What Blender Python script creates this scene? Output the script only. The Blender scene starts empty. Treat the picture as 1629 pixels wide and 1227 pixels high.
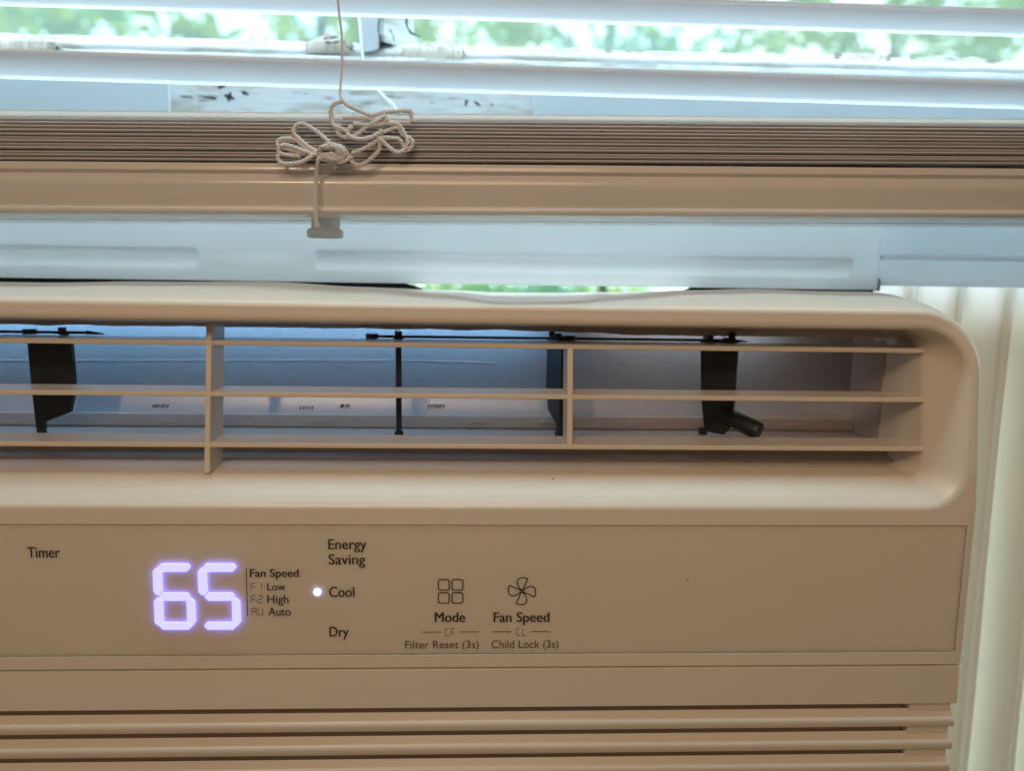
import bpy, bmesh, math, random
from mathutils import Vector, Matrix, noise
random.seed(7)
S = bpy.context.scene
C = S.collection
R = math.radians
MM = 0.001

# ------------------------------------------------------------------ camera
F_PX, PW, PH, DIST = 1225.0, 1629.0, 1227.0, 250.0
p_, y_, r_ = R(7.9), R(2.4), R(0.85)
FW = Vector((math.sin(y_)*math.cos(p_), math.cos(y_)*math.cos(p_), -math.sin(p_)))
R0 = Vector((math.cos(y_), -math.sin(y_), 0)); U0 = R0.cross(FW)
RT = R0*math.cos(r_) + U0*math.sin(r_); UP = RT.cross(FW)
cd = bpy.data.cameras.new('camera'); cam = bpy.data.objects.new('camera', cd); C.objects.link(cam)
M = Matrix((RT, UP, -FW)).transposed().to_4x4(); M.translation = Vector((0, -DIST*MM, 0)); cam.matrix_world = M
cd.sensor_width = 36; cd.lens = 36*F_PX/PW; cd.clip_start = 0.01; cd.clip_end = 400
cd.dof.use_dof = True; cd.dof.focus_distance = 0.262; cd.dof.aperture_fstop = 7.0
S.camera = cam

def at(px, py, Y):
    """measured point: (x, z) in mm where a sight line meets the plane y = Y (mm)"""
    d = FW + RT*((px-PW/2)/F_PX) - UP*((py-PH/2)/F_PX)
    t = (Y+DIST)/d.y
    return d.x*t, d.z*t

# ------------------------------------------------------------------ world: dim warm room
W = bpy.data.worlds.new('World'); S.world = W; W.use_nodes = True
bg = W.node_tree.nodes['Background']
bg.inputs[0].default_value = (1.0, 0.70, 0.44, 1); bg.inputs[1].default_value = 0.075
S.view_settings.view_transform = 'Standard'; S.view_settings.look = 'None'
S.view_settings.exposure = 0.30; S.view_settings.gamma = 1.0

def area(name, loc, target, size, sizey, energy, col):
    l = bpy.data.lights.new(name, 'AREA'); l.shape = 'RECTANGLE'; l.size = size; l.size_y = sizey
    l.energy = energy; l.color = col
    o = bpy.data.objects.new(name, l); C.objects.link(o); o.location = loc
    d = (Vector(target)-Vector(loc)).normalized(); x = (Vector((1, 0, 0))-d*d.x).normalized(); y = (-d).cross(x)
    m = Matrix((x, y, -d)).transposed().to_4x4(); m.translation = Vector(loc); o.matrix_world = m
    return o
# warm room lamp behind and above the camera, a little to the left
area('room_lamp', (-0.45, -1.5, 0.75), (-0.02, 0, -0.06), 0.07, 0.07, 3.2, (1.0, 0.72, 0.46))
# added soft warm fill close above the camera, brightening the middle of the panel
area('warm_fill', (-0.015, -0.41, 0.24), (-0.01, 0, -0.08), 0.22, 0.22, .58, (1.0, 0.70, 0.49))
# added cool fill between blind and sash, standing in for daylight in the reveal
area('reveal_fill', (0.0, 0.101, 0.30), (0.0, 0.107, 0.0), 0.8, 0.035, 1.85, (0.74, 0.88, 1.0))
# daylight from the upper window, over the top of the blind
area('upper_window_daylight', (0.05, -0.045, 0.62), (0.05, -0.035, 0.0), 0.8, 0.07, 2.2, (0.62, 0.90, 1.0))

# ------------------------------------------------------------------ materials
def new_mat(name):
    m = bpy.data.materials.new(name); m.use_nodes = True
    return m, m.node_tree.nodes, m.node_tree.links, m.node_tree.nodes['Principled BSDF']
def N(nt, t, **k):
    n = nt.new(t)
    for a, b in k.items():
        if a in n.inputs.keys(): n.inputs[a].default_value = b
        else: setattr(n, a, b)
    return n
def plain(name, col, rough=0.5, spec=0.5, metal=0.0, var=0.04, scale=60, bump=0.0, bscale=900, coat=0.0, trans=0.0, tcol=None):
    """surface with slight large-scale tint variation, fine grain bump, optional thin-sheet translucency"""
    m, n, l, b = new_mat(name)
    tc = N(n, 'ShaderNodeTexCoord')
    nz = N(n, 'ShaderNodeTexNoise', Scale=scale, Detail=4.0); l.new(tc.outputs['Object'], nz.inputs['Vector'])
    cr = N(n, 'ShaderNodeValToRGB')
    cr.color_ramp.elements[0].position = .3; cr.color_ramp.elements[1].position = .7
    cr.color_ramp.elements[0].color = (*[c*(1-var) for c in col], 1)
    cr.color_ramp.elements[1].color = (*[min(1, c*(1+var)) for c in col], 1)
    l.new(nz.outputs['Fac'], cr.inputs['Fac']); l.new(cr.outputs['Color'], b.inputs['Base Color'])
    b.inputs['Roughness'].default_value = rough; b.inputs['Metallic'].default_value = metal
    b.inputs['Specular IOR Level'].default_value = spec; b.inputs['Coat Weight'].default_value = coat
    if bump:
        n2 = N(n, 'ShaderNodeTexNoise', Scale=bscale, Detail=3.0); l.new(tc.outputs['Object'], n2.inputs['Vector'])
        bp = N(n, 'ShaderNodeBump', Strength=bump, Distance=0.0002); l.new(n2.outputs['Fac'], bp.inputs['Height'])
        l.new(bp.outputs['Normal'], b.inputs['Normal'])
    if trans:
        tb = N(n, 'ShaderNodeBsdfTranslucent'); tb.inputs['Color'].default_value = (*(tcol or col), 1)
        mx = N(n, 'ShaderNodeMixShader'); mx.inputs[0].default_value = trans
        out = n['Material Output']
        l.new(b.outputs[0], mx.inputs[1]); l.new(tb.outputs[0], mx.inputs[2]); l.new(mx.outputs[0], out.inputs['Surface'])
    return m
def glow(name, col, s):
    m, n, l, b = new_mat(name)
    b.inputs['Base Color'].default_value = (.35, .35, .4, 1)
    b.inputs['Emission Color'].default_value = (*col, 1); b.inputs['Emission Strength'].default_value = s
    return m
MT = {}
MT['plastic'] = plain('cream_plastic', (.76, .70, .605), .31, .5, var=.014, scale=25, bump=.16, bscale=2200)
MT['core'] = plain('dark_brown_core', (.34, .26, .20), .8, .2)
MT['panel'] = plain('control_panel_plastic', (.74, .672, .575), .5, .4, var=.015, scale=20, bump=.06, bscale=3000)
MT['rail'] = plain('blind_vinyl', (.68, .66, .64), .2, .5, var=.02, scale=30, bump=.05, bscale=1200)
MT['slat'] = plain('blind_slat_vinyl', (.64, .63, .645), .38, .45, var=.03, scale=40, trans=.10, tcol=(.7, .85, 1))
MT['slat_open'] = plain('daylit_open_slat_vinyl', (.86, .87, .88), .40, .45, var=.02, scale=30, trans=.6, tcol=(.93, .95, .99))  # same vinyl as the stack, made lighter and more translucent as if daylit
MT['slat_top'] = plain('daylit_top_slat_vinyl', (.86, .87, .86), .4, .45, var=.02, scale=30, trans=.8, tcol=(.97, .97, .95))  # same vinyl again, its daylit glow put into colour and translucency
MT['mount'] = plain('white_mount_plastic', (.80, .85, .88), .45, .4, var=.012, scale=14, trans=.74, tcol=(.96, .97, .98))
MT['mount2'] = plain('white_track_plastic', (.78, .82, .87), .42, .4, var=.015, scale=14, trans=.7, tcol=(.90, .93, .98))
MT['pleat'] = plain('pleated_vinyl', (.88, .87, .83), .5, .35, var=.03, scale=22, trans=.52, tcol=(.97, .93, .86))
MT['black'] = plain('black_vane_plastic', (.016, .021, .027), .36, .5, var=.1, scale=90)
MT['gasket'] = plain('black_foam_gasket', (.008, .010, .011), .9, .1, var=.2, scale=300)
_b = MT['panel'].node_tree.nodes['Principled BSDF']; _b.inputs['Subsurface Weight'].default_value = 1.0; _b.inputs['Subsurface Radius'].default_value = (1, .95, 1.15); _b.inputs['Subsurface Scale'].default_value = .005
MT['scroll_shaded'] = plain('shaded_scroll_plastic', (.46, .38, .33), .4, .45, var=.06, scale=60, bump=.2, bscale=900)  # plastic darkened in its colour for the shade inside the outlet
MT['plug'] = plain('clear_plug_plastic', (.94, .95, .96), .3, .5, trans=.8, tcol=(.9, .93, .95))
MT['ink'] = plain('dark_brown_print', (.055, .035, .022), .6, .2, var=.03)
MT['ink2'] = plain('light_brown_print', (.115, .075, .05), .6, .2, var=.03)
MT['led'] = glow('led_segment', (.195, .19, 1.0), 2.5)
MT['led_dot'] = glow('led_dot', (.40, .44, 1.0), 2.0)
MT['glass'] = None
# foam/metal scroll inside the outlet
m, n, l, b = new_mat('scroll_lining'); MT['scroll'] = m
tc = N(n, 'ShaderNodeTexCoord'); mp = N(n, 'ShaderNodeMapping'); mp.inputs['Scale'].default_value = (.7, 1, 1)
nz = N(n, 'ShaderNodeTexNoise', Scale=520.0, Detail=6.0, Roughness=.7)
l.new(tc.outputs['Object'], mp.inputs[0]); l.new(mp.outputs[0], nz.inputs['Vector'])
cr = N(n, 'ShaderNodeValToRGB'); cr.color_ramp.elements[0].color = (.34, .35, .38, 1); cr.color_ramp.elements[1].color = (.40, .41, .44, 1)
cr.color_ramp.elements[0].position = .35; cr.color_ramp.elements[1].position = .68
l.new(nz.outputs['Fac'], cr.inputs['Fac']); l.new(cr.outputs[0], b.inputs['Base Color'])
b.inputs['Roughness'].default_value = .34; b.inputs['Metallic'].default_value = .25
bp = N(n, 'ShaderNodeBump', Strength=.22, Distance=.0003); l.new(nz.outputs['Fac'], bp.inputs['Height']); l.new(bp.outputs[0], b.inputs['Normal'])
# cord: twisted cotton
m, n, l, b = new_mat('cotton_cord'); MT['cord'] = m
tc = N(n, 'ShaderNodeTexCoord')
nz = N(n, 'ShaderNodeTexNoise', Scale=1500.0, Detail=3.0); l.new(tc.outputs['Object'], nz.inputs['Vector'])
cr = N(n, 'ShaderNodeValToRGB'); cr.color_ramp.elements[0].color = (.70, .70, .70, 1); cr.color_ramp.elements[1].color = (.95, .96, .97, 1)
l.new(nz.outputs['Fac'], cr.inputs['Fac']); l.new(cr.outputs[0], b.inputs['Base Color']); b.inputs['Roughness'].default_value = .9
tb = N(n, 'ShaderNodeBsdfTranslucent'); tb.inputs['Color'].default_value = (.9, .9, .9, 1); mx = N(n, 'ShaderNodeMixShader'); mx.inputs[0].default_value = .2
l.new(b.outputs[0], mx.inputs[1]); l.new(tb.outputs[0], mx.inputs[2]); l.new(mx.outputs[0], n['Material Output'].inputs['Surface'])
bp = N(n, 'ShaderNodeBump', Strength=.6, Distance=.0003); l.new(nz.outputs['Fac'], bp.inputs['Height']); l.new(bp.outputs[0], b.inputs['Normal'])
# old painted wood: pale paint with yellowed, grimy patches
def paint(name, base, dirt, amount):
    m, n, l, b = new_mat(name)
    tc = N(n, 'ShaderNodeTexCoord'); mp = N(n, 'ShaderNodeMapping'); mp.inputs['Scale'].default_value = (.35, 1, 1.6)
    l.new(tc.outputs['Object'], mp.inputs[0])
    a = N(n, 'ShaderNodeTexNoise', Scale=70.0, Detail=8.0, Roughness=.65); l.new(mp.outputs[0], a.inputs['Vector'])
    cr = N(n, 'ShaderNodeValToRGB'); e = cr.color_ramp.elements
    e[0].position = .5-amount; e[0].color = (*dirt, 1); e[1].position = .5; e[1].color = (*base, 1)
    l.new(a.outputs['Fac'], cr.inputs['Fac']); l.new(cr.outputs[0], b.inputs['Base Color'])
    b.inputs['Roughness'].default_value = .45
    c = N(n, 'ShaderNodeTexNoise', Scale=240.0, Detail=6.0); l.new(mp.outputs[0], c.inputs['Vector'])
    bp = N(n, 'ShaderNodeBump', Strength=.5, Distance=.0006); l.new(c.outputs['Fac'], bp.inputs['Height']); l.new(bp.outputs[0], b.inputs['Normal'])
    return m
MT['paint'] = paint('old_white_paint', (.56, .63, .64), (.38, .40, .34), .13)
MT['paint_clean'] = plain('repaired_white_paint', (.58, .68, .72), .5, .3, var=.02, scale=30, bump=.1, bscale=300)
MT['putty'] = paint('crumbling_putty', (.40, .39, .32), (.22, .20, .16), .2)
MT['bare'] = plain('bare_grey_wood', (.33, .36, .36), .8, .1, var=.2, scale=200)
MT['crack'] = plain('dark_crack', (.05, .06, .065), .9, .1, var=.2)
m, n, l, b = new_mat('window_glass'); MT['glass'] = m
tr = N(n, 'ShaderNodeBsdfTransparent'); tr.inputs[0].default_value = (.90, .96, .95, 1)
gl = N(n, 'ShaderNodeBsdfGlossy'); gl.inputs['Roughness'].default_value = .02
mx = N(n, 'ShaderNodeMixShader'); mx.inputs[0].default_value = .05
l.new(tr.outputs[0], mx.inputs[1]); l.new(gl.outputs[0], mx.inputs[2])
tl = N(n, 'ShaderNodeBsdfTranslucent'); tl.inputs[0].default_value = (.85, .95, .95, 1)   # pale haze mixed into the pane to veil the view
m2 = N(n, 'ShaderNodeMixShader'); m2.inputs[0].default_value = .12; l.new(mx.outputs[0], m2.inputs[1]); l.new(tl.outputs[0], m2.inputs[2])
l.new(m2.outputs[0], n['Material Output'].inputs['Surface'])

# ------------------------------------------------------------------ mesh helpers (mm in, metres out)
def mesh(name, vs, fs, mat, parent=None, smooth=True, bevel=0.0, sharp=35, seg=2):
    me = bpy.data.meshes.new(name)
    me.from_pydata([(v[0]*MM, v[1]*MM, v[2]*MM) for v in vs], [], fs)
    bm = bmesh.new(); bm.from_mesh(me); bmesh.ops.recalc_face_normals(bm, faces=bm.faces)
    for f in bm.faces: f.smooth = smooth
    lim = R(sharp)
    for e in bm.edges:
        if len(e.link_faces) == 2 and e.calc_face_angle(0) > lim: e.smooth = False
    bm.to_mesh(me); bm.free()
    me.materials.append(mat)
    o = bpy.data.objects.new(name, me); C.objects.link(o)
    if parent: o.parent = parent
    if bevel:
        b = o.modifiers.new('bevel', 'BEVEL'); b.width = bevel*MM; b.segments = seg; b.limit_method = 'ANGLE'; b.angle_limit = R(30)
        b.harden_normals = False
    return o
class MB:
    def __init__(s): s.v = []; s.f = []
    def add(s, vs, fs):
        k = len(s.v); s.v += list(vs); s.f += [tuple(i+k for i in f) for f in fs]; return s
    def box(s, x0, x1, y0, y1, z0, z1):
        return s.add([(x, y, z) for x in (x0, x1) for y in (y0, y1) for z in (z0, z1)],
            [(0,1,3,2),(4,6,7,5),(0,4,5,1),(2,3,7,6),(0,2,6,4),(1,5,7,3)])
    def ext(s, prof, x0, x1, nx=1, fn=None):
        """closed (y, z) profile swept along X"""
        n = len(prof); vs = []; fs = []
        for i in range(nx+1):
            x = x0+(x1-x0)*i/nx
            for (y, z) in prof:
                dy, dz = fn(x, y, z) if fn else (0, 0)
                vs.append((x, y+dy, z+dz))
        for i in range(nx):
            for j in range(n):
                a = i*n+j; b = i*n+(j+1) % n
                fs.append((a, b, b+n, a+n))
        fs.append(tuple(range(n))); fs.append(tuple(range(nx*n, nx*n+n)))
        return s.add(vs, fs)
    def plate(s, poly, y0, y1):
        """closed (x, z) outline given thickness along Y"""
        n = len(poly)
        vs = [(x, y0, z) for x, z in poly]+[(x, y1, z) for x, z in poly]
        fs = [tuple(range(n)), tuple(range(n, 2*n))]+[(j, (j+1) % n, n+(j+1) % n, n+j) for j in range(n)]
        return s.add(vs, fs)
    def tube(s, pts, r, n=8, rn=None):
        P = [Vector(p) for p in pts]; vs = []; fs = []; prev = None
        for i, p in enumerate(P):
            t = (P[min(i+1, len(P)-1)]-P[max(i-1, 0)]).normalized()
            if prev is None: a = t.orthogonal().normalized()
            else: a = (prev-t*prev.dot(t)).normalized()
            prev = a; b = t.cross(a); rr = rn(i/(len(P)-1)) if rn else r
            for k in range(n):
                w = 2*math.pi*k/n; vs.append(tuple(p+a*math.cos(w)*rr+b*math.sin(w)*rr))
        for i in range(len(P)-1):
            for k in range(n):
                fs.append((i*n+k, i*n+(k+1) % n, (i+1)*n+(k+1) % n, (i+1)*n+k))
        fs.append(tuple(range(n))); fs.append(tuple(range((len(P)-1)*n, len(P)*n)))
        return s.add(vs, fs)
    def build(s, name, mat, parent=None, **k): return mesh(name, s.v, s.f, mat, parent, **k)
def spline(P, sub=8, closed=False):
    P = [Vector(p) for p in P]; out = []; n = len(P)
    g = (lambda i: P[i % n]) if closed else (lambda i: P[max(0, min(n-1, i))])
    for i in range(n if closed else n-1):
        a, b, c, d = g(i-1), g(i), g(i+1), g(i+2)
        for k in range(sub):
            t = k/sub
            out.append(.5*((2*b)+(c-a)*t+(2*a-5*b+4*c-d)*t*t+(3*b-a-3*c+d)*t**3))
    if not closed: out.append(P[-1])
    return out
def thing(name, label, cat, loc=(0, 0, 0), group=None):
    o = bpy.data.objects.new(name, None); C.objects.link(o); o.empty_display_size = .02
    o['label'] = label; o['category'] = cat
    if group: o['group'] = group
    return o
def tag(o, label=None, cat=None, group=None, kind=None):
    if label: o['label'] = label
    if cat: o['category'] = cat
    if group: o['group'] = group
    if kind: o['kind'] = kind
    return o

# ================================================================== OUTSIDE
def sky_dome():
    vs, fs = [], []; rad = 120000; nu, nv = 24, 14
    for j in range(nv+1):
        el = R(-8+98*j/nv)
        for i in range(nu+1):
            az = math.pi*i/nu
            vs.append((rad*math.cos(az)*math.cos(el), rad*math.sin(az)*math.cos(el)+600, rad*math.sin(el)-1200))
    for j in range(nv):
        for i in range(nu):
            a = j*(nu+1)+i; fs.append((a, a+1, a+nu+2, a+nu+1))
    m, n, l, b = new_mat('bright_hazy_sky')
    b.inputs['Base Color'].default_value = (0, 0, 0, 1); b.inputs['Specular IOR Level'].default_value = 0
    tc = N(n, 'ShaderNodeTexCoord'); nz = N(n, 'ShaderNodeTexNoise', Scale=.03, Detail=5.0); l.new(tc.outputs['Object'], nz.inputs['Vector'])
    cr = N(n, 'ShaderNodeValToRGB'); cr.color_ramp.elements[0].position = .4; cr.color_ramp.elements[1].position = .6
    cr.color_ramp.elements[0].color = (.48, .84, 1.0, 1); cr.color_ramp.elements[1].color = (.95, .99, 1.0, 1)
    l.new(nz.outputs['Fac'], cr.inputs[0]); l.new(cr.outputs[0], b.inputs['Emission Color']); b.inputs['Emission Strength'].default_value = 2.7
    tag(mesh('sky', vs, fs, m), kind='structure')
sky_dome()
lawn = plain('lawn_grass', (.30, .50, .22), .9, .1, var=.5, scale=.35)
g = MB().add([(-90000, 900, -1200), (90000, 900, -1200), (90000, 118000, -1200), (-90000, 118000, -1200)], [(0, 1, 2, 3)]).build('ground', lawn)
tag(g, kind='structure')
leafm = {}
for k, (c1, t1) in {'yellow': ((.26, .34, .08), (.74, .86, .24)), 'mid': ((.22, .34, .15), (.55, .82, .42)), 'cool': ((.22, .36, .26), (.50, .82, .66))}.items():
    leafm[k] = plain('leaf_'+k, c1, .55, .3, var=.35, scale=2.0, trans=.55, tcol=t1)
def tree(x, y, zc, rx, ry, rz, mk, label, nleaf=2600, clumps=34, seed=0, size=70):
    rnd = random.Random(seed)
    t = thing('tree', label, 'tree', group='trees beyond the window')
    tk = MB(); tk.tube([(x, y, -1200), (x+30, y, -300), (x-20, y, zc-rz*.6), (x+40, y, zc+rz*.3)], 80, 10, rn=lambda u: 55-35*u)
    cl = []
    for i in range(clumps):
        while True:
            a = Vector([rnd.uniform(-1, 1) for _ in range(3)])
            if a.length < 1: break
        cl.append((Vector((x+a.x*rx, y+a.y*ry, zc+a.z*rz)), rnd.uniform(.10, .26)*min(rx, 1400)))
    for c, r in cl[::3]:
        tk.tube([(x, y, zc-rz*.55), tuple((Vector((x, y, zc-rz*.2))+c)/2), tuple(c)], 20, 6, rn=lambda u: 14-10*u)
    tk.build('trunk', plain('bark', (.28, .27, .22), .9, .1, var=.3, scale=8), t)
    vs, fs = [], []
    for i in range(nleaf):
        c, r = cl[rnd.randrange(len(cl))]
        d = Vector([rnd.gauss(0, .5) for _ in range(3)]); p = c+d*r
        a = Vector([rnd.gauss(0, 1) for _ in range(3)]).normalized(); b = a.orthogonal().normalized()
        s_ = size*rnd.uniform(.6, 1.3); k = len(vs); h = a.cross(b)*s_*.12
        vs += [tuple(p-a*s_), tuple(p+b*s_*.5+h), tuple(p+a*s_), tuple(p-b*s_*.5+h)]
        fs += [(k, k+1, k+2), (k, k+2, k+3)]
    mesh('crown', vs, fs, leafm[mk], t, smooth=False)
tree(-3300, 5200, 1750, 1700, 900, 1100, 'mid', 'mid green leafy tree blurred behind the left end of the window', seed=1)
tree(-900, 4300, 1500, 1500, 700, 1000, 'yellow', 'yellow green leafy tree blurred behind the left pane', seed=2, nleaf=1500)
tree(900, 5600, 1900, 1500, 900, 1100, 'cool', 'blue green leafy tree blurred behind the window just right of the muntin', seed=3, nleaf=1900)
tree(2600, 4800, 1700, 1500, 800, 1000, 'yellow', 'pale yellow green tree blurred behind the right pane', seed=4, nleaf=1900)
tree(5000, 5600, 1900, 1500, 900, 1200, 'mid', 'darker green tree blurred behind the far right end of the window', seed=5)
def shrub(x, y, r, mk, label, seed):
    rnd = random.Random(seed); t = thing('shrub', label, 'shrub', group='shrubs on the lawn')
    st = MB()
    for i in range(6):
        a = rnd.uniform(0, 6.28); st.tube([(x, y, -1200), (x+math.cos(a)*r*.3, y+math.sin(a)*r*.3, -1200+r*.5), (x+math.cos(a)*r*.6, y+math.sin(a)*r*.6, -1200+r)], 14, 5)
    st.build('stem', plain('shrub_stem', (.14, .11, .08), .9, .1), t)
    vs, fs = [], []
    for i in range(1500):
        d = Vector([rnd.gauss(0, 1) for _ in range(3)]).normalized()*rnd.uniform(.55, 1.0)*r
        p = Vector((x, y, -1200+r*.75))+Vector((d.x, d.y, max(-r*.7, d.z*.9)))
        a = Vector([rnd.gauss(0, 1) for _ in range(3)]).normalized(); b = a.orthogonal(); s_ = 60*rnd.uniform(.6, 1.3); k = len(vs)
        vs += [tuple(p-a*s_), tuple(p+b*s_*.5), tuple(p+a*s_), tuple(p-b*s_*.5)]; fs += [(k, k+1, k+2), (k, k+2, k+3)]
    mesh('foliage', vs, fs, leafm[mk], t, smooth=False)
shrub(-350, 9000, 900, 'mid', 'rounded green shrub glimpsed through the gap over the air conditioner', 11)
shrub(1500, 11000, 1050, 'yellow', 'yellow green shrub glimpsed at the right of the gap over the air conditioner', 12)

shrub(520, 10000, 1000, 'cool', 'bluish green shrub glimpsed at the middle of the gap over the air conditioner', 13)

# ================================================================== WINDOW SASH
YS = 128.0    # front face of the old sash
win = thing('old_window', 'old white painted wooden window sash with crumbling putty behind the blind', 'window')
def zline(p, q, Y):
    """mean height of a level edge measured at two places"""
    return (at(*p, Y)[1]+at(*q, Y)[1])/2
z_st = zline((0, 47), (1629, 84), YS)       # top of the sash rail face
# lower rail with moulded top: sloping glazing bevel then face
prof = [(YS, 3), (YS, z_st-9.6), (YS+.3, z_st-8.6), (YS+2.2, z_st-8.0), (YS+2.0, z_st-6.4), (YS+2.6, z_st-4.6), (YS+4.4, z_st-3.2), (YS+5.2, z_st-3.0), (YS+5.4, z_st-1.8), (YS+7.5, z_st-.6), (YS+11, z_st), (YS+26, z_st), (YS+26, 3)]
def rough(x, y, z):
    k = noise.noise(Vector((x*.05, y*.3, z*.3))); k2 = noise.noise(Vector((x*.35, y*.5, z*.5)))
    return (0, (.5*k+.22*k2) if z > z_st-9 else 0)
MB().ext(prof, -420, 420, 420, rough).build('bottom_rail', MT['paint'], win, sharp=60)
xm0, xm1 = at(566, 40, YS)[0], at(652, 40, YS)[0]
# muntin: centre fillet and two bevels, all weathered
mz0, mz1 = z_st-1.5, 330
mprof = [(xm0, YS+12), (xm0+4.5, YS+3.5), (xm0+5, YS+.5), (xm0+13.2, YS+.5), (xm0+13.8, YS+3), (xm1-2, YS+9), (xm1, YS+14), (xm1, YS+20), (xm0, YS+20)]
vs, fs = [], []; nz_ = 60
for i in range(nz_+1):
    z = mz0+(mz1-mz0)*(i/nz_)**1.6
    for (x, y) in mprof:
        vs.append((x+.5*noise.noise(Vector((x*.3, y, z*.25))), y+.5*noise.noise(Vector((x, y*.4, z*.3))), z))
n_ = len(mprof)
for i in range(nz_):
    for j in range(n_): fs.append((i*n_+j, i*n_+(j+1) % n_, (i+1)*n_+(j+1) % n_, (i+1)*n_+j))
mesh('muntin', vs, fs, MT['paint'], win, sharp=50)
# bare strip on the muntin's face
x0, z0 = at(572, 82, YS); x1, z1 = at(604, 18, YS)
MB().plate([(x0+.5, z0), (x1-1.5, z0+.4), (x1-.6, z0+2), (x1-1.0, z1+6), (x1-1.2, z1+40), (x0, z1+40), (x0, z1+4)], YS+.1, YS+1).build('bare_wood_strip', MT['paint_clean'], win)
# side stiles beyond the frame, head rail above
MB().box(-460, -420, YS, YS+26, 3, 420).build('stile', MT['paint'], win, bevel=1)
MB().box(420, 460, YS, YS+26, 3, 420).build('stile', MT['paint'], win, bevel=1)
MB().box(-420, 420, YS, YS+26, 330, 372).build('top_rail', MT['paint'], win, bevel=1)
for a, b in ((-420, xm0+3), (xm1-3, 420)):
    MB().box(a, b, YS+15.5, YS+18, z_st, 330).build('glass_pane', MT['glass'], win)
# newer smooth repair boards left and right of the weathered stretch (they stand 1 mm proud)
xa, _ = at(271, 150, YS); xb, _ = at(849, 165, YS)
zt_ = zline((0, 90), (1629, 140), YS)
MB().box(-420, xa, YS-1.2, YS+.02, 3.2, z_st-10.5).build('repair_board', MT['paint_clean'], win, bevel=.3)
MB().box(xb, 420, YS-1.2, YS+.02, 3.2, z_st-10.5).build('repair_board', MT['paint_clean'], win, bevel=.3)
# cracks and lost flakes: dark hollows in the old paint
def flake(pts, mat='crack', y=YS-.12, name='paint_crack', t=.3):
    P = [at(px, py, YS) for px, py in pts]
    MB().plate(P, y, y+t).build(name, MT[mat], win, smooth=False)
flake([(315, 151), (345, 155), (344, 158), (330, 156)]); flake([(345, 138), (357, 134), (359, 137), (350, 141)])
flake([(355, 150), (364, 150), (365, 146), (368, 146), (368, 151), (375, 158), (366, 157), (364, 163), (362, 157)])
flake([(383, 144), (390, 145), (396, 148), (395, 151), (386, 150)]); flake([(287, 151), (307, 152), (306, 156), (288, 155)], 'bare')
flake([(740, 159), (745, 158), (742, 168), (739, 168)]); flake([(753, 161), (758, 161), (766, 168), (760, 168)]); flake([(781, 164), (783, 164), (783, 169), (781, 169)])
for i in range(16):
    x = random.uniform(280, 840); y = random.uniform(142, 166); w = random.uniform(5, 26)
    flake([(x, y), (x+w*.5, y-random.uniform(.4, 1.2)), (x+w, y+.4), (x+w*.5, y+random.uniform(.6, 1.4))], random.choice(['bare', 'putty']))
# sash shrinkage cracks by the muntin
def crackline(pts, r=.2):
    P = spline([(*at(px, py, YS-.2), 0) for px, py in pts], 5)
    MB().tube([(p.x+random.uniform(-.2, .2), YS-.2+.3, p.y) for p in P], r, 5, rn=lambda u: r*(.5+.9*abs(math.sin(u*7)))).build('paint_crack', MT['crack'], win)
crackline([(603, 30), (602, 48), (605, 60), (604, 77)]); crackline([(604, 77), (592, 81), (578, 85)]); crackline([(605, 76), (613, 71), (621, 68)])
crackline([(547, 62), (552, 73), (566, 82)], .25); crackline([(619, 44), (625, 55), (627, 66)], .2)
crackline([(646, 22), (647, 38), (653, 50), (668, 58)], .4); crackline([(516, 66), (530, 67), (541, 64)], .35); crackline([(514, 61), (536, 58)], .3)
# putty crumbs: lumpy displaced mounds on the glazing ledge
def crumb(px0, px1, py, h, mat='putty', seed=0, dy=0, asym=.5):
    rnd = random.Random(seed); xA, zA = at(px0, py, YS+4); xB, _ = at(px1, py, YS+4); L = xB-xA; hh = h*(YS+254)/F_PX
    nx, ny = 80, 12; vs, fs = [], []
    for i in range(nx+1):
        for j in range(ny+1):
            u, v = i/nx, j/ny
            X, Y = L*u+seed*17, 9*v
            e = min(1, 2.6*u, 2.6*(1-u))**.8*(.55+.5*noise.noise(Vector((X*.13, Y*.1, seed))))
            prof_ = math.sin(math.pi*v)**1.1
            z = zA+.52*hh*max(0, e)*prof_*(1+.45*noise.noise(Vector((X*.22, Y*.4, 1.3)))+.16*noise.noise(Vector((X*.8, Y*.8, 7))))
            if j in (0, ny): z = zA-5
            if i in (0, nx): z = zA-1.6
            vs.append((xA+L*u+.3*noise.noise(Vector((u*40, v*7, seed))), YS+1.0+dy+9*v+.8*noise.noise(Vector((u*12, seed, v*5))), z-1.0))
    for i in range(nx):
        for j in range(ny): a = i*(ny+1)+j; fs.append((a, a+1, a+ny+2, a+ny+1))
    mesh('putty_lump', vs, fs, MT[mat], win, sharp=70)
crumb(8, 100, 66, 20, seed=3, dy=-3); crumb(488, 562, 64, 30, seed=4); crumb(640, 740, 74, 24, seed=5); crumb(680, 735, 66, 24, seed=6, dy=2)
crumb(868, 1030, 72, 17, 'putty', 7, 4); crumb(1060, 1340, 78, 22, 'putty', 8, 4); crumb(1330, 1420, 79, 14, 'putty', 9, 4); crumb(1450, 1600, 86, 17, 'putty', 10, 4); crumb(560, 700, 88, 14, 'putty', 12, -1)
vs, fs = [], []
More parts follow.
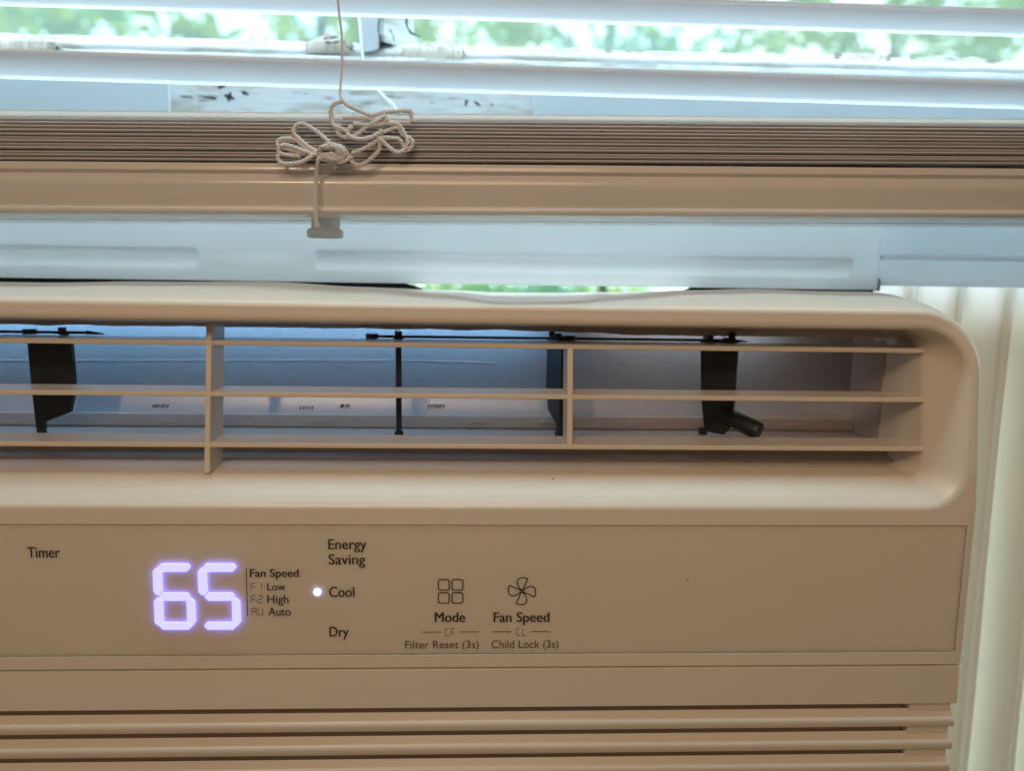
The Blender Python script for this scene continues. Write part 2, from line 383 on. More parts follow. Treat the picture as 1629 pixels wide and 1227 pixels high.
for i in range(150):   # loose grains
    px = random.choice([random.uniform(10, 110), random.uniform(490, 760), random.uniform(600, 760), random.uniform(860, 1629)])
    x, z = at(px, 62+px*.018+random.uniform(0, 10), YS+2); r = random.uniform(.15, .5); k = len(vs); y = YS+random.uniform(0, 6)
    q = [Vector((1, 0, 0)), Vector((0, 1, 0)), Vector((-1, 0, 0)), Vector((0, -1, 0)), Vector((0, 0, 1)), Vector((0, 0, -1))]
    vs += [(x+a.x*r*random.uniform(.6, 1.6), y+a.y*r, z+a.z*r*random.uniform(.5, 1.2)) for a in q]
    fs += [(k+a, k+b, k+4) for a, b in ((0, 1), (1, 2), (2, 3), (3, 0))]+[(k+b, k+a, k+5) for a, b in ((0, 1), (1, 2), (2, 3), (3, 0))]
o = mesh('putty_grains', vs, fs, MT['putty'], win, smooth=False); o['kind'] = 'stuff'

# ================================================================== WINDOW BLIND
bl = thing('window_blind', 'white vinyl window blind, lower slats stacked on the bottom rail, two slats open above', 'blind')
YB0, YB1 = 18.0, 70.0
def tiltfn(zl, zr):
    return lambda x, y, z: (0, zl+(zr-zl)*(x+157)/340)
def two(p, q, Y):
    (xa, za), (xb, zb) = at(*p, Y), at(*q, Y); s = (zb-za)/(xb-xa)
    return za-s*(xa+157), za-s*(xa+157)+s*340    # heights at x=-157 and x=183
BX0, BX1 = -400, 400
# bottom rail
zl, zr = two((0, 338), (1629, 346), YB0); Hr = two((0, 255), (1629, 264), YB0)[0]-zl
rp = [(YB0+2.2, 0), (YB0+.9, .3), (YB0+.3, 1.0), (YB0+.3, 1.9), (YB0+1.0, 2.5), (YB0+2.1, 2.9), (YB0+1.7, 4.6), (YB0+1.1, 6.6), (YB0+.55, 8.6), (YB0+.2, 9.6), (YB0+.25, 10.4), (YB0+.55, 11.6), (YB0+1.1, 12.6), (YB0+1.9, 13.3),
      (YB0+1.2, 13.9), (YB0+.5, 14.4), (YB0+.5, 15.4), (YB0+1.2, Hr), (YB1-3, Hr), (YB1, Hr-2), (YB1, 2), (YB1-2, 0), (YB0+32, 0), (YB0+31.5, .9), (YB0+29.5, .9), (YB0+29, 0)]
rail = MB().ext(rp, BX0, BX1, 24, tiltfn(zl, zr)).build('bottom_rail', MT['rail'], bl, sharp=50)
# round plug under the rail where the lift cord ends
xp, zp = at(519, 372, 46)
pl = MB(); cz = zl+(zr-zl)*(xp+157)/340
pl.tube([(xp, 45, cz+.5), (xp, 45, zp+1.2)], 3, 24, rn=lambda u: 5.2)
pl.build('rail_plug', MT['plug'], rail, bevel=.3)
pl = MB(); pl.tube([(xp, 44, zp+1.7), (xp, 44, zp-1.6)], 6.6, 40); pl.build('plug_cap', MT['plug'], rail, bevel=.8)
# slats
def slat(name_mat, z_l, z_r, yf=YB0, yb=YB1, rise=0.0, crown=1.1, th=.95, droop=0.0):
    pts_t, pts_b = [], []
    for i in range(11):
        u = i/10; y = yf+(yb-yf)*u; c = crown*(1-(2*u-1)**2)+rise*u
        pts_t.append((y, c+th/2)); pts_b.append((y, c-th/2))
    e0 = (yf-.35, 0.0); e1 = (yb+.35, rise)
    prof = [e0]+pts_t+[e1]+pts_b[::-1]
    f = tiltfn(z_l, z_r)
    def fn(x, y, z):
        a = f(x, y, z)[1]; return (0, a+droop*(math.sin(x*.011+z_l)))
    return MB().ext(prof, BX0, BX1, 16, fn).build('blind_slat', MT[name_mat], bl, sharp=50)
b0, b1 = two((0, 252), (1629, 261), YB0); t0_, t1_ = two((0, 190), (1629, 203), YB0)
NS = 12
rnd = random.Random(5)
off = 0
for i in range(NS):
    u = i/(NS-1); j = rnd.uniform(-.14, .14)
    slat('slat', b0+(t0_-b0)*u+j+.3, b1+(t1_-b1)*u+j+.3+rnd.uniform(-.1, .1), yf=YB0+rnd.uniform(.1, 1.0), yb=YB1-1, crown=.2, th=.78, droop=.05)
zt0, zt1 = two((0, 182), (1629, 196), YB0)
slat('slat_top', zt0+.6, zt1+.6, yf=YB0-3.0, crown=.1, th=.6, rise=-2.0)  # tipped and pushed forward so its front edge picks up light
# open slats: front edge is the upper visible edge, the rest is the underside
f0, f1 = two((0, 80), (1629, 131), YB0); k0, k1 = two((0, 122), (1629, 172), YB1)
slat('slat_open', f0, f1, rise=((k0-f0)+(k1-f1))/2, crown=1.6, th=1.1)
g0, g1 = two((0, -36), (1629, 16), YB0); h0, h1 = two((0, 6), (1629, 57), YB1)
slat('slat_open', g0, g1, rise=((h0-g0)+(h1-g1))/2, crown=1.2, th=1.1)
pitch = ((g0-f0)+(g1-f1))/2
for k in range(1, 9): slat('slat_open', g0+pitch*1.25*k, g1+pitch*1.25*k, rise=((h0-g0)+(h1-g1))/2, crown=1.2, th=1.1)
# lift cord running down behind the open slats
(xa, za), (xb, zb) = at(563, -30, 84), at(579, 98, 82)
(xc, zc), (xd, zd) = at(600, 140, 78), at(627, 168, 74)
MB().tube([(p.x, p.y, p.z) for p in spline([(xa, 84, za), (xa+(xb-xa)*.5+.2, 83, (za+zb)/2), (xb, 82, zb), (xc, 78, zc), (xd, 74, zd), (xd+2, 71, zd-4)], 6)], .55, 8).build('lift_cord', MT['mount'], bl)

# ================================================================== PULL CORD, gathered in a bow of loops
pc = thing('pull_cord', 'off white cotton cord tied in a bow of loops before the stacked slats', 'cord')
def strand(pts, r=.70, name='cord_loop', closed=False, sub=9, y0=-1.6):
    """two plies wound round each other, so the cord shows its twist"""
    P = []
    for q in pts:
        y = (q[2] if len(q) > 2 else y0)+YB0-2
        x, z = at(q[0], q[1], y); P.append((x, y, z))
    P = spline(P, sub, closed); m_ = MB()
    if closed: P = P+[P[0]]
    # resample evenly
    L = [0]
    for i in range(1, len(P)): L.append(L[-1]+(P[i]-P[i-1]).length)
    n_ = max(6, int(L[-1]/.30)); Q = []; k = 0
    for i in range(n_+1):
        s_ = L[-1]*i/n_
        while k < len(L)-2 and L[k+1] < s_: k += 1
        Q.append(P[k].lerp(P[k+1], (s_-L[k])/max(1e-6, L[k+1]-L[k])))
    for ph in (0, 2.094, 4.189):
        A = []
        for i, p in enumerate(Q):
            t = (Q[min(i+1, n_)]-Q[max(i-1, 0)]).normalized()
            a = t.cross(Vector((.02, 1, .03))).normalized(); b = t.cross(a); w = ph+i*.30*2*math.pi/4.2
            A.append(tuple(p+a*math.cos(w)*r*.50+b*math.sin(w)*r*.50))
        m_.tube(A, r*.58, 6)
    return m_.build(name, MT['cord'], pc)
strand([(535, -40, 0), (539, 15, 0), (544, 60, 0), (544, 110, 0), (541, 145, -1), (543, 158, -2)], r=.42, name='cord_run')
strand([(543, 158, -2), (556, 168, -2.6), (575, 177, -3), (592, 183, -3), (612, 178, -2), (650, 176, -1.5), (654, 182, -1.5), (653, 193, -1.5), (625, 194, -2), (600, 191, -2.6), (570, 187, -3), (545, 187, -2.6)])
strand([(546, 160, -2), (532, 165, -2.2), (526, 175, -2), (528, 190, -2), (533, 200, -2.4), (552, 207, -2.6)])
strand([(540, 196, -1.5), (536, 205, -1.5), (540, 214, -1.8), (552, 218, -2.4), (566, 214, -3.0), (585, 200, -3.5), (607, 188, -3.2), (613, 184, -3.2), (614, 194, -3), (600, 203, -2)])
strand([(560, 200, -3.6), (553, 208, -4), (556, 216, -4.4), (572, 221, -4.8), (590, 218, -4.6), (602, 212, -4), (608, 207, -3.6)])
strand([(562, 196, -3.2), (580, 198, -3.4), (600, 198, -3.2), (620, 196, -2.6), (634, 198, -2.4), (643, 212, -2.4), (648, 226, -2.4), (643, 238, -2.6), (632, 242, -3), (620, 235, -3.4), (608, 224, -3.8), (600, 218, -3.8)])
strand([(598, 214, -3.6), (612, 209, -3), (632, 203, -2.4), (640, 213, -2), (655, 222, -1.8), (654, 234, -1.8), (645, 238, -2), (636, 222, -2.6), (618, 219, -3.2), (600, 219, -3.6)])
strand([(604, 228, -3.4), (603, 238, -3.4), (592, 250, -3), (578, 260, -2.8), (566, 261, -2.8), (556, 252, -3.2), (550, 240, -3.8), (540, 232, -4), (524, 234, -4)])
strand([(602, 222, -3.8), (580, 236, -3.2), (560, 243, -3)], r=.7)
strand([(524, 226, -3.4), (508, 212, -2.6), (490, 200, -2.2), (478, 196, -2), (469, 202, -2), (468, 212, -2.2), (482, 226, -2.6), (498, 238, -3.2), (510, 243, -3.6)])
strand([(506, 243, -3.2), (490, 238, -2.6), (470, 222, -2), (454, 220, -1.8), (443, 223, -1.8), (444, 232, -2), (462, 238, -2.4), (484, 244, -2.8)])
strand([(500, 246, -3.4), (484, 240, -3.4), (462, 232, -3), (448, 231, -3), (443, 240, -3), (454, 246, -3), (478, 248, -3)])
strand([(510, 240, -4), (496, 248, -4), (480, 257, -3.6), (462, 260, -3.4), (446, 258, -3.2), (442, 248, -3.2), (450, 243, -3.2)])
strand([(560, 248, -3.6), (548, 256, -4), (530, 257, -4.2), (512, 252, -4.6), (505, 250, -4.8)])
# knot: cord wound several times
for k in range(5):
    a = k*.5
    strand([(504+k*2, 248, -4.0), (510, 236-k*.5, -5.6-a*.2), (526+k*2, 229+k*1.2, -6), (544-k*2, 238+k, -5.4), (546-k*3, 250-k*.6, -4.4), (528, 253-k*2.2, -5.6+a*.4), (510+k*3, 246, -5.4)], name='knot_turn', r=.68)
strand([(512, 250, -5), (507, 254, -5), (504, 265, -3), (503, 285, -1.2), (501, 310, -1.2), (502, 335, -1.4), (503, 352, -1.4), (503, 361, -1.4)], name='cord_tail', r=.66)
strand([(504, 352, -1.2), (507, 358, -.6), (510, 362, -.4)], name='cord_tail', r=.4)

# ================================================================== MOUNTING RAIL of the air conditioner (white, thin plastic)
YM = 76.0
mr = thing('mounting_rail', 'white plastic mounting rail with long raised ribs, closing the window over the air conditioner', 'rail')
zb0, zb1 = two((0, 439), (1397, 461), YM)
zb = (zb0+zb1)/2; xR = at(1396, 420, YM)[0]
RB = [(at(-900, 410, YM)[0], at(318, 410, YM)[0]), (at(500, 410, YM)[0], at(1357, 410, YM)[0])]
rz0, rz1 = at(800, 403, YM)[1], at(800, 434, YM)[1]
def rib_y(x, z):
    d = 0
    for a, b in RB:
        kx = max(0, min(1, (x-a)/2.0, (b-x)/2.0)); kx = kx*kx*(3-2*kx)
        t = (rz0-z)/(rz0-rz1)
        kz = 0 if t <= 0 or t >= 1 else (min(1, t/.16) if t < .16 else (1 if t < .30 else (1-(t-.30)/.70)))
        d += kx*kz*1.0
    return d
xs = [-400]+[RB[0][1]-2+i*.5 for i in range(5)]+[RB[1][0]+i*.5 for i in range(5)]+[RB[1][1]-2+i*.5 for i in range(5)]+[xR-.3, xR]
xs = sorted(xs); zs = [zb, zb+.5, zb+1]+[rz1+(rz0-rz1)*i/16 for i in range(-1, 18)]+[22, 28, 34]
vs, fs = [], []
for x in xs:
    for z in zs: vs.append((x, YM-rib_y(x, z)+(.25 if z == zb or x == xR else 0), z))
n_ = len(zs)
for i in range(len(xs)-1):
    for j in range(n_-1): a = i*n_+j; fs.append((a, a+1, a+n_+1, a+n_))
o = mesh('face', vs, fs, MT['mount'], mr, sharp=70)
sm = o.modifiers.new('thickness', 'SOLIDIFY'); sm.thickness = .8*MM; sm.offset = 1 if False else -1
# little chip in the rail's top and gasket strip below it
# ------------------------------------------------ accordion side curtain and its track
ac2 = thing('side_curtain', 'white pleated accordion side curtain in a pale track, right of the air conditioner', 'side curtain')
xT = at(1400, 400, YM)[0]
zA = at(1500, 352, YM)[1]; zB = at(1500, 407, YM)[1]; zC = at(1500, 414, YM)[1]; zD = at(1500, 456, YM)[1]
tp = [(YM+2, zA+16), (YM+.4, zA+16), (YM+.4, zB+.5), (YM-.9, zB+.1), (YM-1.5, zB-.5), (YM-1.5, zC+.3), (YM-.9, zC-.1), (YM+2.2, zC-.4), (YM+2.2, zD), (YM+4, zD), (YM+4, zC+2)]
MB().ext(tp, xT, 420).build('track', MT['mount2'], ac2, sharp=30)
MB().box(xR+.15, xT+2.0, YM+1.2, YM+6, zD-2.2, zD+3).build('track_clip', MT['bare'], ac2, bevel=.3)
# pleats: rounded folds with narrow returns
YP = YM+6
fold_px = [1340, 1436, 1512, 1590, 1672, 1760, 1850]
fx = [at(p, 480, YP+6)[0] for p in fold_px]
def bottom_shift(x): return 0
sec = []
for i in range(len(fx)-1):
    a, b = fx[i], fx[i+1]; w = b-a
    # leading edge near, belly back, soft rise to the next edge, then a sharp return
    for d_, d in ((.0, 15), (.25, 15), (.55, 1.2), (1.0, .3), (1.8, .0), (3.0, .5), (4.4, 3.4), (w*.36, 11), (w*.5, 14), (w*.62, 11), (w-5.4, 3.0), (w-3.6, .3), (w-2.0, .0), (w-.8, .5), (w-.35, 1.4)):
        u = d_/w
        sec.append((a+w*u, YP+d))
vs, fs = [], []; nz_ = 12; zlo = -330
for j in range(nz_+1):
    z = zD+3-(zD+3-zlo)*j/nz_
    for k_, (x, y) in enumerate(sec): vs.append((x+.5*math.sin(z*.02+x*.05), y+.5*math.sin(z*.03+k_*.6), z))
n_ = len(sec)
for j in range(nz_):
    for i in range(n_-1): fs.append((j*n_+i, j*n_+i+1, (j+1)*n_+i+1, (j+1)*n_+i))
o = mesh('pleated_sheet', vs, fs, MT['pleat'], ac2, sharp=60)
sm = o.modifiers.new('thickness', 'SOLIDIFY'); sm.thickness = .5*MM
MB().box(fx[-1]-1, fx[-1]+14, YP-2, YP+12, zlo, zD+2).build('end_bar', MT['mount2'], ac2, bevel=.6)
MB().box(xT-30, fx[-1]+14, YP-3, YP+13, zlo-10, zlo).build('bottom_track', MT['mount2'], ac2, bevel=.6)

# ================================================================== AIR CONDITIONER
AC = thing('air_conditioner', 'cream window air conditioner showing 65 with louvred outlet above its control panel', 'air conditioner')
XL, XRt = -330.0, 171.5
def lean(z): return max(0.0, (z+75.0)*.155)      # plane of the grille bars
def lean_o(z): return max(0.0, (min(z, -14.0)+64.0)*.055)   # outer front face
def dip(x):
    pts = [(-400, 0), (-158, -.9), (-118, 0), (-75, .45), (-40, -.9), (-12, -3.0), (10, -5.3), (32, -4.7), (54, -2.7), (76, -.4), (105, .4), (130, 0), (600, 0)]
    for (a, u), (b, v) in zip(pts, pts[1:]):
        if a <= x <= b:
            t = (x-a)/(b-a); t = t*t*(3-2*t); return u+(v-u)*t
    return 0
def rrect(xl, xr, zt, zb, rt, rb, n=14, ms=90, mv=20):
    P = []
    def arc(cx, cz, r, a0, a1):
        for i in range(n+1):
            a = a0+(a1-a0)*i/n; P.append((cx+r*math.cos(a), cz+r*math.sin(a)))
    def seg(a, b, m):
        for i in range(1, m): P.append((a[0]+(b[0]-a[0])*i/m, a[1]+(b[1]-a[1])*i/m))
    h = math.pi/2
    arc(xr-rt, zt-rt, rt, 0, h); seg((xr-rt, zt), (xl+rt, zt), ms)
    arc(xl+rt, zt-rt, rt, h, 2*h); seg((xl, zt-rt), (xl, zb+rb), mv)
    arc(xl+rb, zb+rb, rb, 2*h, 3*h); seg((xl+rb, zb), (xr-rb, zb), ms)
    arc(xr-rb, zb+rb, rb, 3*h, 4*h); seg((xr, zb+rb), (xr, zt-rt), mv)
    return P
ZG = -82.15     # top of the control panel inset
TOP = -2.9
rings = [  # side inset, top z, bottom z, top radius, bottom radius, depth behind the front face, dip weight
 (0, TOP-1.5, ZG, 24, .02, 80, 0.3), (0, TOP-.5, ZG, 24, .02, 46, .9), (0, TOP, ZG, 24, .02, 34, 1), (0, TOP-.4, ZG, 24, .02, 25, 1), (0, TOP-1.5, ZG, 23.6, .02, 16.5, .95),
 (0, TOP-2.6, ZG, 23, .02, 9.5, .75), (.05, TOP-3.8, ZG, 22.5, .02, 5.2, .45), (.4, TOP-4.7, ZG, 22, .02, 2.6, .2), (1.1, TOP-5.4, ZG, 21.4, .02, 1.0, .08), (2.0, TOP-6.1, ZG, 20.8, .02, .25, 0), (3.0, TOP-6.9, ZG, 20.2, .02, 0, 0), (3.5, TOP-7.5, ZG+.6, 19.7, .6, 0, 0), (4.4, TOP-9.6, -77.4, 18.8, 13.8, 0, 0),
 (4.6, TOP-10.2, -76.6, 18.6, 13.5, 0, 0), (5.4, TOP-11.0, -75.9, 18, 13, .12, 0), (6.1, TOP-11.6, -75.3, 17.4, 12.6, .5, 0), (6.8, TOP-12.0, -74.6, 16.8, 12.2, 1.1, 0),
 (14.2, TOP-13.0, -67.9, 9, 5.5, 7.4, 0), (14.9, TOP-13.3, -67.2, 8.4, 5, 8.4, 0), (15.2, TOP-13.5, -66.9, 8, 5, 9.6, 0), (17.0, TOP-14.2, -65.9, 7.5, 5, 22, 0)]
vs, fs = [], []; cnt = None
for (ins, zt, zb_, rt, rb, dep, dw) in rings:
    P = rrect(XL+ins, XRt-ins, zt, zb_, rt, rb); cnt = len(P)
    for (x, z) in P:
        w = dw if z > zt-rt-2 else 0
        w *= max(0, min(1, (z-(zt-rt))/(rt*.6))) if rt > 5 else 1
        if ins == 17.0 and x > 120: dep_ = dep+15
        else: dep_ = dep
        k = max(0, min(1, (ins-8.2)/6))
        xx = x+(1.35 if x > 0 else -1.35)*(1-max(0, min(1, (ins-3)/4)))
        if x > 0: xx -= max(0, z+78)*.042*(1-max(0, min(1, (ins-3)/4)))
        vs.append((xx, lean_o(z)*(1-k)+lean(z)*k+dep_, z+dip(x)*w))
for k in range(len(rings)-1):
    for j in range(cnt):
        a = k*cnt+j; b = k*cnt+(j+1) % cnt; fs.append((a, b, b+cnt, a+cnt))
cover = mesh('front_cover', vs, fs, MT['plastic'], AC, sharp=48)
# frame round the control panel: right strip and lower strip, same shell
ZLB, ZP0 = -133.1, -128.55
XPR = 168.55
m_ = MB()
def edge_outline(xa):    # (x, y) outline with the cover's rounded right edge
    return [(xa, 0), (XRt-1.65, 0), (XRt-.65, .25), (XRt+.25, 1.0), (XRt+.95, 2.6), (XRt+1.3, 5.2), (XRt+1.35, 9.5), (XRt+1.35, 80), (xa, 80)]
def vert(m, outline, z0, z1):
    n = len(outline); m.add([(x, y, z0) for x, y in outline]+[(x, y, z1) for x, y in outline], [tuple(range(n)), tuple(range(n, 2*n))]+[(j, (j+1) % n, n+(j+1) % n, n+j) for j in range(n)])
vert(m_, edge_outline(XPR), ZLB, ZG+.01)
vert(m_, [(XL, 0), (XPR, 0), (XPR, 80), (XL, 80)], ZLB, ZP0)
m_.build('panel_surround', MT['plastic'], AC, sharp=40, bevel=.06)
# control panel, 0.5 mm below the surround
cp = MB().box(XL, XPR-.4, .10, 3, ZP0+.02, ZG-.4).build('control_panel', MT['panel'], AC, bevel=.12)
MB().box(XL, XPR, 3.05, 4, ZP0-.3, ZG+.3).build('panel_backing', MT['gasket'], AC)
# smooth band below the seam
m_ = MB(); ZB1 = -148.2
vert(m_, [(XL, .1), (XRt-1.4, .1), (XRt-.2, .5), (XRt+.7, 1.6), (XRt+1, 4), (XRt+1, 80), (XL, 80)], ZB1, ZLB-.75)
m_.build('lower_band', MT['plastic'], AC, bevel=.3, sharp=40)
MB().box(XL+1, XRt-3.0, 5.2, 58, ZLB-1.2, ZLB+.3).build('seam_filler', MT['panel'], AC)
# intake louvres
LP = at(700, 1164.5, 0)[1]-at(700, 1127, 0)[1]   # pitch (negative)
xe = at(1449, 1150, 0)[0]
lou = None
first_z = ZB1
for k in range(14):
    zt = first_z+LP*k
    zb_ = zt+LP
    # from the top: dark slot 0.9, sloping recess, ridge, front face
    pr = [(3.4, zt-3.4), (2.6, zt-2.9), (1.15, zt-4.4), (.6, zt-4.9), (.25, zt-5.4), (.06, zt-5.95), (0, zt-6.5), (.05, zb_+.45), (.3, zb_+.12), (.7, zb_), (3.4, zb_)]
    if lou is None:
        lou = MB().ext(pr, XL+1, XRt-.7).build('louver', MT['plastic'], AC, sharp=40)
        base_me = lou.data; ob = lou
    else:
        ob = bpy.data.objects.new('louver', base_me); C.objects.link(ob); ob.parent = AC; ob.location.z = LP*k*MM
# end block closing the slots at the right (recess runs round the corner)
m_ = MB()
for k in range(14):
    zt = first_z+LP*k
    m_.box(xe, XRt-1.5, 1.75, 58, zt-3.6, zt+.3)
m_.build('end_block', MT['plastic'], AC, bevel=.25)
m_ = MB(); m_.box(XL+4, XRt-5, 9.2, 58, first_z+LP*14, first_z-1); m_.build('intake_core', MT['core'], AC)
MB().box(XL, XRt, .1, 60, first_z+LP*14-9, first_z+LP*14-.2).build('bottom_trim', MT['plastic'], AC, bevel=1.2)

# ------------------------------------------------ outlet: scroll, grille, vanes
sp = [(24, -12.5), (60, -12.5), (62, -16), (62, -40), (62, -47.2), (63.4, -47.4), (63.4, -48.2), (60.8, -48.3), (60.2, -50), (58.6, -54.8), (57.6, -56), (57, -61), (50, -62.0), (40, -62.2), (30, -62.6), (29.6, -64.5), (24, -65.2), (24, -68), (66, -68), (66, -10), (24, -10)]
MB().ext(sp, XL+10, 163, 8).build('air_scroll', MT['scroll'], AC, sharp=40)
MB().ext([(57.9, -54.9), (57.2, -55.3), (56.0, -59.7), (56.6, -60.4), (55.4, -60.9), (39.5, -61.4), (29.7, -62.25), (29.2, -64.1), (23.6, -64.9), (23.6, -67.4), (58, -67.4)], XL+10, 154).build('scroll_floor', MT['scroll_shaded'], AC, sharp=30)
MB().box(154.2, 158, 37, 66, -68, -10).build('scroll_side', MT['scroll_shaded'], AC)  # plastic side wall, its shade put into the browner colour
# seam along the back of the scroll, its dotted glint made as bright metal
P = []
for i in range(330):
    px = -200+i*3; x, z = at(px, 573+max(0, px-640)*.03, 61.4); P.append((x, 61.6, z+.12*noise.noise(Vector((i*.9, 0, 0)))))
MB().tube(P, .35, 6, rn=lambda u: .05+.34*abs(noise.noise(Vector((u*150, 2, 0))))**1.3).build('scroll_seam_glint', plain('seam_glint_metal', (.7, .73, .78), .25, .6, metal=.6), AC)
# ragged foam edge under the bezel's top lip
vs, fs = [], []; nx = 420
for i in range(nx+1):
    x = XL+15+(155-XL-15)*i/nx
    lo = -18.9+.45*noise.noise(Vector((x*.08, 0, 0)))+.30*noise.noise(Vector((x*.5, 3, 0)))+(-1.2 if x > 20 else 0)*min(1, max(0, (x-20)/40))
    vs += [(x, 34.2, -12), (x, 34, lo), (x, 36, lo+.2), (x, 36, -12)]
for i in range(nx):
    for j in range(4): a = i*4+j; b = i*4+(j+1) % 4; fs.append((a, b, b+4, a+4))
mesh('foam_edge', vs, fs, plain('grey_foam', (.70, .62, .56), .9, .1, var=.1, scale=300), AC)
SL = [(543, 545.5, 553, 558), (625, 627, 633, 636.5), (705, 707, 712.5, 716.5)]
slat_z = []
for (ya, yb, yc, yd) in SL:
    zz = at(810, (yb+yc)/2, 12)[1]; Yf = lean(zz)+6.4
    z = at(330, yb, Yf)[1]*.5+at(1200, (yc+yd)/2, Yf)[1]*.5
    slat_z.append((z, Yf))
for (z, Yf) in slat_z:
    MB().box(XL+17, 156.3, Yf, Yf+15, z-.85, z+.85).build('grille_bar', MT['plastic'], AC, bevel=.35, seg=3)
def divider(px, top, bot, w=1.9):
    zt = top; zb_ = bot; xc = at(px, 630, lean(-40)+6)[0]
    pr = [(xc-w/2, xc+w/2)]
    m = MB()
    vs = []
    for z in (zb_, zt):
        for (x, d) in ((xc-w/2, 0), (xc+w/2, 0), (xc+w/2, 13.5), (xc-w/2, 13.5)): vs.append((x, lean(z)+6.2+d, z))
    m.add(vs, [(0, 1, 2, 3), (4, 5, 6, 7), (0, 1, 5, 4), (1, 2, 6, 5), (2, 3, 7, 6), (3, 0, 4, 7)])
    m.build('grille_divider', MT['plastic'], AC, bevel=.3, seg=2)
divider(330.5, -15.6, -66.7); divider(-275, slat_z[0][0], slat_z[2][0], 2.2); divider(907, slat_z[0][0]-.4, slat_z[2][0]+.4, 2.0)

# vanes: blade with clipped lower corner and pins; pivots on a vertical axis
YV = 37.0
def vane(px, ang, chord=15, handle=False):
    x, _ = at(px, 610, YV)
    zt = at(px, 541, YV)[1]; zb_ = at(px, 690, YV)[1]
    h = zt-zb_
    poly = [(-chord/2, zt), (chord/2, zt), (chord/2+.2, zt-h*.52), (chord/2-2.2, zt-h*.76), (-chord/2+4.2, zt-h*.88), (-chord/2+4.0, zb_), (-chord/2+1.2, zb_), (-chord/2+.4, zt-h*.52)]
    if handle: poly = [(-chord/2, zt), (chord/2, zt), (chord/2-.2, zt-h*.6), (chord/2-.8, zt-h*.9), (chord/2-3.5, zt-h*1.0), (-chord/2+3.4, zt-h*.98), (-chord/2+1.4, zt-h*.62)]
    m = MB(); m.plate(poly, -1.0, 1.0)
    m.tube([(-chord/2+2.6, 0, zt-.5), (-chord/2+2.6, 0, zt+1.6)], 1.8, 12); m.tube([(-chord/2+2.6, 0, zb_+1.8), (-chord/2+2.6, 0, zb_-1.0)], 1.7, 12)
    m.tube([(chord/2-2.5, 0, zt-.2), (chord/2-2.5, 0, zt+3.2)], 1.2, 12)
    if handle:
        pass
    ca, sa = math.cos(ang), math.sin(ang)
    m.v = [(x+a*ca-b*sa, YV+a*sa+b*ca, c) for a, b, c in m.v]
    vo = m.build('air_vane', MT['black'], AC, bevel=.2, sharp=40)
    if handle:
        (ax, az), (bx, bz) = at(1148, 658, YV-1.5), at(1209, 688, YV-11.5)
        h_ = MB(); A, B = Vector((ax, YV-1.5, az)), Vector((bx, YV-11.5, bz)); d = (B-A).normalized()
        h_.tube([tuple(A), tuple(A.lerp(B, .5)), tuple(B-d*.7), tuple(B)], 3, 8, rn=lambda u: 3.2+.45*u if u < .9 else 3.0)
        h_.build('lever', MT['black'], vo, bevel=.25, sharp=50)
vane(85, R(-8), 17); vane(634, R(97.3), 13); vane(884, R(106), 15); vane(1141, R(-38), 14.5, True); vane(-190, R(-60), 15); vane(-470, R(-60), 15)
for (pa, pb) in ((-600, 165), (585, 1188)):
    (xa, z0), (xb, z1) = at(pa, 530 if pa < 0 else 537, YV-3), at(pb, 529 if pb < 200 else 546, YV-3)
    z0 = z1 = at((pa+pb)/2, 527 if pa < 0 else 538, YV-3)[1] if pa > 0 else z1
    m_ = MB(); m_.box(xa, xb-6, YV-4.2, YV-1.8, z0-.55, z0+.35)
    m_.tube([(xb-6, YV-3, z0-.1), (xb, YV-3, z0-.5)], .8, 8, rn=lambda u: .8-.6*u)
    for q in (48, 100, 592, 634, 888, 905, 1129, 1160):
        if pa <= q <= pb or (pa < 0 and q < 165):
            xq = at(q, 540, YV-3)[0]; wq = 1.4 if q in (100, 888, 1129, 634) else 2.4
            m_.tube([(xq, YV-3, z0-.9), (xq, YV-3, z0+(1.7 if wq < 2 else .9))], wq, 12)
    m_.build('vane_link', MT['black'], AC, bevel=.15, sharp=40)
# small comb marks on the scroll floor; the pale ones imitate grille reflections
light_c = plain('pale_reflection_mark', (.72, .60, .52), .35, .6)
dark_c = plain('dark_comb_plastic', (.05, .05, .06), .5, .3)
for px, py, mt in ((20, 671, light_c), (272, 670, light_c), (388, 672, light_c), (512, 670, light_c), (760, 671, light_c), (873, 671, light_c), (1012, 673, light_c), (1258, 676, light_c),
                   (255, 646, dark_c), (490, 649, dark_c), (553, 646, dark_c), (694, 646, dark_c)):
    Yc = 56.4 if mt is light_c else 59.4
    x, z = at(px, py, Yc); m_ = MB()
    for k in range(random.randint(4, 6)):
        xx = x+(k-2.5)*random.uniform(1.0, 1.25)
        m_.tube([(xx-.35, Yc-.2, z-.7), (xx+.35, Yc-.2+.3, z+.7)], .22 if mt is light_c else .3, 5)
    m_.build('comb_mark', mt, AC)
# added area lights hidden in the scroll: bluish on the left, fainter on the right
area('scroll_fill', (-0.13, 0.050, -0.0150), (-0.13, 0.060, -0.0190), 0.31, 0.004, 0.062, (.30, .64, 1.0))
area('scroll_fill_right', (0.085, 0.050, -0.0150), (0.085, 0.0600, -0.0205), 0.07, 0.004, 0.0065, (.9, .95, 1.0))

